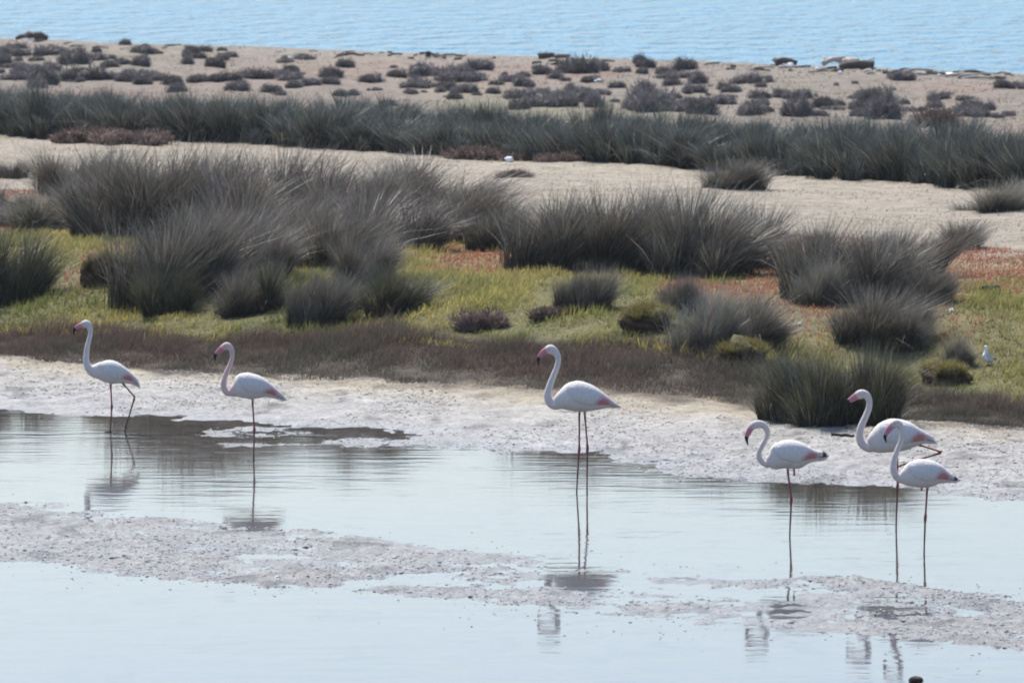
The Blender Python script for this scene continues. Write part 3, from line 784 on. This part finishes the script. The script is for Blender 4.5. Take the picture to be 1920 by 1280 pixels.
WHITE = (.80, .80, .78)
for i, (px, py, wp, hp, lab) in enumerate([
        (956, 304, 15, 9, 'crumpled white plastic litter in front of the red-brown bushes'), (84, 152, 24, 9, 'white plastic scrap among the cushion shrubs near the dark belt'),
        (1575, 139, 7, 7, 'small white litter piece below the pale driftwood pile'), (1482, 125, 12, 6, 'white litter piece below the dark humped log'),
        (1121, 154, 12, 5, 'white litter scrap in the middle of the cushion shrubs'), (1770, 141, 34, 5, 'long white litter scrap on the ridge beyond the pale driftwood pile'),
        (543, 110, 6, 5, 'small white litter piece on open sand before the ridge'), (1500, 612, 9, 7, 'small white shell on the turf behind the falling tussock'),
        (1786, 585, 9, 6, 'small white shell on the turf before the red glasswort flat'), (1532, 131, 7, 5, 'tiny white litter piece between the humped log and the pile'),
        (760, 558, 10, 14, 'white feather caught on the dark rush tuft')]):
    x, y, z = ground_at(px, py); sc = y / FPX
    dm = (wp * sc * .5, wp * sc * .4, hp * sc * .6)
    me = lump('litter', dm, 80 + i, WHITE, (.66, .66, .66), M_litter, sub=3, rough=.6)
    o = link('feather' if 'feather' in lab else 'shell' if 'shell' in lab else 'litter_piece', me, None, (x, y - (.25 if 'feather' in lab else 0), z + dm[2] * .7))
    tag(o, lab, 'feather' if 'feather' in lab else 'shell' if 'shell' in lab else 'litter')

y = 56.72; x = (1722 - 960) / FPX * y
o = link('black_stone', lump('black_stone', (.055, .06, .035), 97, (.05, .04, .035), (.03, .025, .02), M_earth, sub=3), None, (x, y, .008))
tag(o, 'small black stone poking out of the still foreground water', 'stone')

# ------------------------------------------------------------------ birds
def spline(P, m):
    """Catmull-Rom through the rows of P, m samples spaced evenly along the first two columns' arc"""
    P = np.array(P, float); n = len(P)
    E = np.vstack([2 * P[0] - P[1], P, 2 * P[-1] - P[-2]])
    out = []; 
    for i in range(n - 1):
        p0, p1, p2, p3 = E[i], E[i + 1], E[i + 2], E[i + 3]
        for t in np.linspace(0, 1, 24, endpoint=False):
            out.append(.5 * ((2 * p1) + (-p0 + p2) * t + (2 * p0 - 5 * p1 + 4 * p2 - p3) * t * t + (-p0 + 3 * p1 - 3 * p2 + p3) * t ** 3))
    out.append(P[-1]); out = np.array(out)
    d = np.concatenate([[0], np.cumsum(np.hypot(*np.diff(out[:, :2], axis=0).T))])
    s = np.linspace(0, d[-1], m)
    return np.stack([np.interp(s, d, out[:, k]) for k in range(out.shape[1])], 1)

LEGC = np.array((.19, .075, .066)); LEGD = np.array((.075, .045, .042)); JOINT = np.array((.27, .065, .06))

def leg_path(points, rads, colors, sides=8):
    return tube(points, rads, sides, (.3, .1, .1), 3), colors

def make_flamingo(label, water, foot_px, neck, body, legs, headk=1.0, pink=.25, black_tail=False, yaw=0.0, eye_px=None):
    """neck: rows x,y,r from the bill tip to the neck base; body: rows x,y,r from the chest to the tail; all in photo pixels, sized at the bird's own distance"""
    D = FPX * CAMH / (water - HOR); s = D / FPX
    X0 = (foot_px - 960) * s
    bed = hz(X0, D)
    ring = []
    nn = len(neck)
    rows = []
    for i, q in enumerate(neck): rows.append((q[0], q[1], q[2], q[2] * (.62 if i < 3 else .80 if i < 6 else 1.0), 0))
    for q in body: rows.append((q[0], q[1], q[2], q[2] * .80, 1))
    R = np.array([((a - foot_px) * s, (water - b) * s, c * s, d * s, e) for a, b, c, d, e in rows])
    S = spline(R, 120)
    S[:, 2:4] = np.maximum(S[:, 2:4], .0025)
    T = np.gradient(S[:, :2], axis=0); T /= np.linalg.norm(T, axis=1)[:, None]
    for _ in range(2): T[1:-1] = (T[:-2] + T[1:-1] * 2 + T[2:]) / 4
    # body rings stay upright so that their traced heights hold
    wb = np.clip(S[:, 4], 0, 1)[:, None]
    Tb = T * (1 - wb * .75) + np.array([1.0, -.05]) * wb * .75
    Tb /= np.linalg.norm(Tb, axis=1)[:, None]
    Nv = np.stack([-Tb[:, 1], Tb[:, 0]], 1)
    sides = 20
    a = np.arange(sides) / sides * 2 * math.pi
    ca, sa = np.cos(a), np.sin(a)
    n = len(S)
    V = np.zeros((n, sides, 3))
    V[..., 0] = S[:, None, 0] + Nv[:, None, 0] * ca * S[:, 2:3]
    V[..., 2] = S[:, None, 1] + Nv[:, None, 1] * ca * S[:, 2:3]
    V[..., 1] = sa * S[:, 3:4]
    # body a little fuller above the middle, keel below
    # colours along the path
    arc = np.concatenate([[0], np.cumsum(np.hypot(*np.diff(S[:, :2], axis=0).T))])
    def arc_at(q):
        p = np.array([(q[0] - foot_px) * s, (water - q[1]) * s]); return arc[np.argmin(np.hypot(*(S[:, :2] - p).T))]
    k_tip, k_mid, k_face = arc_at(neck[1]), arc_at(neck[2]), arc_at(neck[3])
    whi = np.array((.57, .53, .505)) * (1 - pink) + np.array((.58, .42, .395)) * pink
    bod = np.array((.57, .545, .52))
    C = np.zeros((n, sides, 3))
    k_neck = arc_at(neck[-1])
    for i in range(n):
        q = arc[i]
        if q < k_tip + .02: c = np.array((.018, .016, .016))
        elif q < k_face - .006: c = np.array((.46, .19, .24))
        elif q < k_face + .012: c = np.array((.52, .29, .29))
        elif q < k_neck: c = whi
        else:
            f = min(1, (q - k_neck) / .12); c = whi * (1 - f) + bod * f
        C[i] = c
    idx = np.arange(n * sides).reshape(n, sides)
    Q = np.stack([idx[:-1], idx[1:], np.roll(idx[1:], -1, 1), np.roll(idx[:-1], -1, 1)], -1).reshape(-1, 4)
    Vs = [V.reshape(-1, 3), np.array([[S[0, 0], 0, S[0, 1]], [S[-1, 0], 0, S[-1, 1]]])]
    c0, c1 = n * sides, n * sides + 1
    Tf = np.array([[c0, j, (j + 1) % sides] for j in range(sides)] + [[c1, idx[-1, (j + 1) % sides], idx[-1, j]] for j in range(sides)])
    Cs = [C.reshape(-1, 3), np.array([C[0, 0], C[-1, 0]])]
    Qs, Ts = [Q], [Tf]; off = n * sides + 2
    def add(tb, colr=None):
        nonlocal off
        v, f, c = tb
        Vs.append(v); Qs.append(f[0] + off); Ts.append(f[1] + off); Cs.append(c if colr is None else colr); off += len(v)
    for side, lg in enumerate(legs):
        lat = lg.get('lat', (-.035, .035)[side])
        W = [np.array([(p[0] - foot_px) * s, lat, (water - p[1]) * s]) for p in lg['pts']]
        if lg.get('stand', True): W[-1] = np.array([W[-1][0], lat, bed + .012])
        pts, rad, cc = [], [], []
        hip, knee = W[0], W[1]
        def seg(p, q, prof, cols, m=7):
            for t in np.linspace(0, 1, m):
                pts.append(p * (1 - t) + q * t); rad.append(np.interp(t, [x[0] for x in prof], [x[1] for x in prof]))
                cc.append(cols[0] * (1 - t) + cols[1] * t)
        up = hip + (hip - knee) / np.linalg.norm(hip - knee) * .07
        seg(up, hip, [(0, .034), (1, .013)], (bod, bod * .6 + LEGC * .4), 4)
        seg(hip + (knee - hip) * .06, knee, [(0, .0115), (.3, .0085), (.82, .0085), (.95, .013), (1, .0145)], (LEGC, JOINT), 9)
        if len(W) > 2:
            seg(knee + (W[2] - knee) * .05, W[2], [(0, .0135), (.09, .0085), (.5, .0072), (1, .0085)], (LEGC, LEGD), 9)
        v, f, c = tube(pts, rad, 8, (.3, .1, .1), 3)
        c = np.concatenate([np.repeat(np.array(cc), 8, 0), [cc[0]], [cc[-1]]])
        add((v, f, c))
        if len(W) > 2:
            # webbed foot: three toes forward, webs between, one short toe behind
            ft = W[2]; hang = not lg.get('stand', True)
            dirs = lg.get('toe', (-1, 0))
            toes = []
            for ang in (-.5, 0, .5):
                L = .085 if ang == 0 else .072
                if hang: e = ft + np.array([dirs[0] * L * math.cos(ang), math.sin(ang) * L * .5, dirs[1] * L])
                else: e = ft + np.array([-L * math.cos(ang), math.sin(ang) * L, -.006])
                toes.append(e)
                add(tube([ft, ft * .5 + e * .5 + [0, 0, .004], e], [.009, .0065, .004], 6, tuple(LEGD), 5))
            web = np.array([ft + [0, 0, .002], toes[0] * .8 + ft * .2, toes[1] * .85 + ft * .15, toes[2] * .8 + ft * .2])
            web2 = web + [0, 0, -.004]
            v = np.concatenate([web, web2])
            add((v, [np.array([[0, 1, 5, 4], [1, 2, 6, 5], [2, 3, 7, 6], [3, 0, 4, 7]]), np.array([[0, 2, 1], [0, 3, 2], [4, 5, 6], [4, 6, 7]])], np.tile(LEGD, (8, 1))))
            add(tube([ft, ft + np.array([.022, 0, .006 if not hang else 0])], [.006, .003], 5, tuple(LEGD), 5))
    me = mesh_from('flamingo', np.concatenate(Vs), [np.concatenate(Qs), np.concatenate(Ts)], M_feather, np.concatenate(Cs), smooth=True)
    o = link('flamingo', me, None, (X0, D, 0.0)); o.rotation_euler = (0, 0, yaw)
    tag(o, label, 'flamingo', 'flamingos wading in the lagoon')
    # folded wings: feathered shells on both flanks, red coverts at the rear, dark quill tips
    ib = np.argmin(np.abs(arc - arc_at(body[1]))); ie = n - 3
    for sg in (-1, 1):
        ns, nt_ = 46, 22
        Wv = np.zeros((ns, nt_, 3)); Wc = np.zeros((ns, nt_, 3))
        for i in range(ns):
            q = i / (ns - 1)
            k = ib + q * (ie - ib); k0 = int(k); fr = k - k0
            ctr = S[k0] * (1 - fr) + S[min(k0 + 1, n - 1)] * fr; nv = Nv[k0] * (1 - fr) + Nv[min(k0 + 1, n - 1)] * fr
            low = np.interp(q, [0, .12, .35, .6, .8, 1], [60, 105, 122, 118, 112, 100])
            topd = np.interp(q, [0, .15, 1], [30, 8, 3])
            for j in range(nt_):
                t = j / (nt_ - 1)
                ph = math.radians(topd + (low - topd) * t)
                bulge = .010 * math.sin(math.pi * min(1, t * 1.02)) * math.sin(math.pi * min(1, q * .9 + .1)) + .004
                rowf = (q * 11 + .35 * math.sin(j * 1.9) + t * 2.4) % 1.0
                bulge += .0075 * rowf * (1 if q < .97 else 0) + .006 * max(0, t - .6)
                if t > .98: bulge = -.003
                Wv[i, j] = (ctr[0] + nv[0] * math.cos(ph) * (ctr[2] + bulge * .7), sg * math.sin(ph) * (ctr[3] + bulge), ctr[1] + nv[1] * math.cos(ph) * (ctr[2] + bulge * .7))
                c = bod * (1.04 - .13 * rowf ** 3 - .05 * math.sin(i * 2.3 + j * 3.1) ** 2)
                redm = np.clip((t - (.50 - .12 * math.sin(3 * q) + .10 * (q - .7))) * 5, 0, 1) * np.clip((q - .56 + .05 * math.sin(t * 9)) * 9, 0, 1) * np.clip((.90 - q) * 8, 0, 1) * (.55 + .4 * math.sin(i * 1.7 + j * .9) ** 2)
                c = c * (1 - redm) + np.array((.42, .055, .05)) * redm
                pk = .35 * np.clip((q - .55) * 3, 0, 1) * (1 - redm) * np.clip(1.2 - abs(t - .5) * 2, 0, 1)
                c = c * (1 - pk) + np.array((.58, .33, .34)) * pk
                if black_tail and q > .93: c = np.array((.05, .045, .045))
                if q > .86 and t > .8: c = c * .45
                Wc[i, j] = c
        ii = np.arange(ns * nt_).reshape(ns, nt_)
        Qw = np.stack([ii[:-1, :-1], ii[1:, :-1], ii[1:, 1:], ii[:-1, 1:]], -1).reshape(-1, 4)
        if sg > 0: Qw = Qw[:, ::-1]
        link('wing', mesh_from('wing', Wv.reshape(-1, 3), Qw, M_feather, Wc.reshape(-1, 3), smooth=True), o)
    # eyes
    h = S[np.argmin(np.abs(arc - (arc_at(neck[3]) * .45 + arc_at(neck[4]) * .55)))]
    for sg in (-1, 1):
        bm = bmesh.new(); bmesh.ops.create_uvsphere(bm, u_segments=8, v_segments=6, radius=.007)
        v = np.array([q.co[:] for q in bm.verts]); bm.verts.index_update(); fq = [[q.index for q in p.verts] for p in bm.faces]; bm.free()
        me = mesh_from('eye', v, [np.array([f for f in fq if len(f) == 4]), np.array([f for f in fq if len(f) == 3])], M_litter, np.tile((.22, .12, .03), (len(v), 1)), smooth=True)
        link('eye', me, o, (h[0], sg * h[3] * .93, h[1] + h[2] * .15))
    return o

make_flamingo('flamingo stepping with one bent leg trailing, near the dark tussock reflections', 810, 205.5,
    [(136.9,628.8,.8),(137.5,618,2.6),(143.5,612.5,4),(151,610,5.4),(160,607,7.6),(167,614,5.6),(168,626,4.4),(164.6,640,4.5),(161.4,655,5),(159.8,670,5.6),(160.8,682,6.4),(166,691,8.5)],
    [(172.5,695.6,11.5),(182.5,695.3,15.6),(195,696.3,20),(207.5,697.8,21.6),(220,700.3,19),(232.5,704.5,14),(245,711,9.4),(255,719,5.6),(261.5,727,1.2)],
    [dict(pts=[(206,719),(208,762),(205.5,810)]), dict(pts=[(228,719),(250.5,745),(233,803)], stand=False, toe=(-.15, -.9))], pink=.1)
make_flamingo('pink-necked flamingo standing on one leg beside the far mud edge', 859, 474,
    [(403,677,.8),(402.5,665.5,3),(408.4,659,4.6),(416,652.5,5.6),(424.5,648.5,7.2),(432.5,655,5.4),(434.4,667.5,4.2),(430.6,682.5,4.2),(424.2,697.5,4.7),(419,712.5,5.2),(418,724,5.6),(422,733.5,6.4),(430,736.5,7)],
    [(437,731.5,12),(446,723.5,21),(458.8,722.8,24),(471,725,24),(483.8,726,21),(496,728.8,16),(508.8,734.7,11.4),(521,742,7.3),(530,747,4.4),(536,750.6,1.2)],
    [dict(pts=[(472,750),(475.5,806),(474,859)], lat=0.0)], pink=1.0)
make_flamingo('tall white flamingo standing upright on two straight legs in mid-pool', 922, 1092,
    [(1009.9,685.6,.8),(1010,672,3.2),(1016,663,5),(1024.5,657.5,6.8),(1032.5,655,9.2),(1042,661.5,7),(1047,673,5.4),(1044.4,688,5.1),(1037.8,705,5.6),(1030.5,725,6.4),(1027,742,7.4),(1031.5,754.5,8.3),(1041,759.5,9.5)],
    [(1051,750,17),(1063,744.5,24.6),(1076,743,28),(1091,744,28),(1108.8,747,24),(1124,750.7,18),(1139.4,755,10.4),(1152.5,760.6,5),(1165,763.5,1.3)],
    [dict(pts=[(1086.5,771),(1086.5,842),(1081,922)]), dict(pts=[(1096.5,772),(1102,840),(1101,918)])], pink=.08)
make_flamingo('flamingo with a hooped neck on one leg, the other foot tucked up', 1004, 1482,
    [(1403.8,835.6,.8),(1401,823,3.2),(1402.8,815,5),(1409.5,803,6),(1417.5,797,8),(1428.5,796,6.8),(1437,802.5,5.6),(1440.6,812.5,4.8),(1437.5,823.8,4.6),(1430.5,836,4.8),(1424.8,848.8,5),(1425.2,859,5.3),(1431,867,5.8),(1439,870.4,7)],
    [(1445,865,14),(1452.5,858,23),(1465,853.8,26),(1480,852,26.5),(1492.5,853.8,26.5),(1505,854.4,23),(1517.5,854.4,16),(1530,855.6,10.6),(1542.5,856,8.4),(1551,856,5.5),(1556,855,1.5)],
    [dict(pts=[(1478,879),(1485.5,938),(1482,1004)], lat=-.02), dict(pts=[(1491,876),(1491,893)], lat=.03, stand=False)], pink=.25, black_tail=True)
make_flamingo('largest flamingo with one leg folded far back below its tail', 990, 1682,
    [(1594,763,.8),(1590.5,754.5,3.4),(1597.5,749.5,5.4),(1606.6,743.5,6.8),(1615.5,739.5,9),(1625.5,741,7.4),(1631.2,751,6),(1630.6,766,5.7),(1624,783,5.9),(1617.4,798,6.6),(1613.6,815,7.1),(1616,829,7.8),(1624.4,837,8.6),(1634,838.5,11)],
    [(1640,829,20),(1650.6,822.5,27.6),(1667.5,818,31),(1686,817.3,30.5),(1705,818,26),(1720,819.7,18.5),(1735,822,11),(1748,826,6.6),(1759,831.5,1.5)],
    [dict(pts=[(1684,845),(1685,912),(1682,990)], lat=-.03), dict(pts=[(1716,832),(1769,849),(1697,872)], stand=False, toe=(-.85, -.35), lat=.03)], pink=.3)
make_flamingo('flamingo on one red-jointed leg standing in front of the largest one', 1037, 1735,
    [(1663.8,831,.8),(1661.4,819,3.2),(1666.4,808.6,5),(1674,799.5,6.2),(1682.5,794,8),(1690.5,799.5,6),(1693.6,811,5),(1691,828,4.7),(1684.6,845,5.2),(1679,862,5.9),(1677.4,878,6.5),(1681,891,7.3),(1688.5,896.5,9)],
    [(1695,895,14),(1705,890.5,21.6),(1720,888.6,25.8),(1735,888.8,26.5),(1750,889.5,24.4),(1765,890.5,17.6),(1778,895.6,11),(1791,900,5.6),(1803,901.5,1.6)],
    [dict(pts=[(1741,915),(1737.5,970),(1735,1037)], lat=-.02), dict(pts=[(1731,908),(1731,921)], lat=.03, stand=False)], pink=.2, black_tail=True)

def gull():
    x, y, z = ground_at(1852, 684); s = y / FPX
    f = lambda px, py, r: ((px - 1852) * s, (684 - py) * s + .01, r * s)
    P = [f(1845.5, 654, .4), f(1848, 652.8, 1.6), f(1850, 652, 3.2), f(1851, 657, 3.2), f(1850.5, 663, 4.2), f(1850, 669, 6.5), f(1853, 674, 6.5), f(1858, 677, 4.8), f(1863, 677, 2.4), f(1867, 675.5, .6)]
    S = spline([(a, b, c) for a, b, c in P], 40)
    pts = np.stack([S[:, 0], np.zeros(40), S[:, 1]], 1)
    T = np.gradient(pts, axis=0); T /= np.linalg.norm(T, axis=1)[:, None]
    a = np.arange(12) / 12 * 2 * math.pi
    Nv = np.stack([-T[:, 2], np.zeros(40), T[:, 0]], 1)
    V = pts[:, None] + S[:, 2, None, None] * (np.cos(a)[None, :, None] * Nv[:, None] + np.sin(a)[None, :, None] * np.array([0, .9, 0]))
    idx = np.arange(480).reshape(40, 12)
    Q = np.stack([idx[:-1], idx[1:], np.roll(idx[1:], -1, 1), np.roll(idx[:-1], -1, 1)], -1).reshape(-1, 4)
    C = np.tile((.85, .83, .79), (480, 1)); C[:36] = (.6, .42, .08)
    C[idx[29:, :].ravel()] = (.5, .5, .52)
    Vs, Qs, Ts, Cs = [V.reshape(-1, 3)], [Q], [], [C]; off = 480
    for sg in (-.02, .02):
        v, fc, c = tube([(.01, sg, .10), (.012, sg, .0), (-.03, sg, -.02)], [.006, .005, .003], 6, (.45, .3, .2), 2)
        Vs.append(v); Qs.append(fc[0] + off); Ts.append(fc[1] + off); Cs.append(c); off += len(v)
    wings = []
    for sg in (-1, 1):
        t = np.linspace(0, 1, 9)
        cxs = np.interp(t, [0, .5, 1], [-.006, .035, .115]); czs = np.interp(t, [0, .5, 1], [.135, .085, .062]); hw = np.interp(t, [0, .35, 1], [.012, .030, .004])
        up = np.stack([cxs + hw * .5, np.full(9, sg * .034) * (1 - .55 * t), czs + hw], 1); dn = np.stack([cxs - hw * .5, np.full(9, sg * .046) * (1 - .55 * t), czs - hw], 1)
        ii = np.arange(9); wq = np.stack([ii[:-1], ii[1:], ii[1:] + 9, ii[:-1] + 9], 1)
        wc = np.tile((.50, .51, .53), (18, 1)); wc[[7, 8, 16, 17]] = (.06, .06, .06)
        wings.append(mesh_from('gull_wing', np.concatenate([up, dn]), wq, M_feather, wc, smooth=True))
    o = link('gull', mesh_from('gull', np.concatenate(Vs), [np.concatenate(Qs), np.concatenate(Ts)], M_feather, np.concatenate(Cs), smooth=True), None, (x, y, z))
    for wm in wings: link('wing', wm, o)
    tag(o, 'white gull upright on the turf beside a red glasswort patch', 'gull')
gull()

# ------------------------------------------------------------------ thin sea haze
def haze():
    m = bpy.data.materials.new('haze_air'); m.use_nodes = True
    nt = m.node_tree; nt.nodes.clear()
    out = nt.nodes.new('ShaderNodeOutputMaterial'); v = nt.nodes.new('ShaderNodeVolumePrincipled')
    v.inputs['Color'].default_value = (.88, .93, 1.0, 1); v.inputs['Density'].default_value = HAZE
    nt.links.new(v.outputs[0], out.inputs['Volume'])
    bm = bmesh.new(); bmesh.ops.create_cube(bm, size=1.0)
    for q in bm.verts: q.co = Vector((q.co.x * 41000, -100 + (q.co.y + .5) * 46000, -8 if q.co.z < 0 else 7.5))
    me = bpy.data.meshes.new('haze'); bm.to_mesh(me); bm.free(); me.materials.append(m)
    tag(link('haze', me), 'thin pale sea haze over the whole shore', None, kind='stuff')
HAZE = .0001
haze()
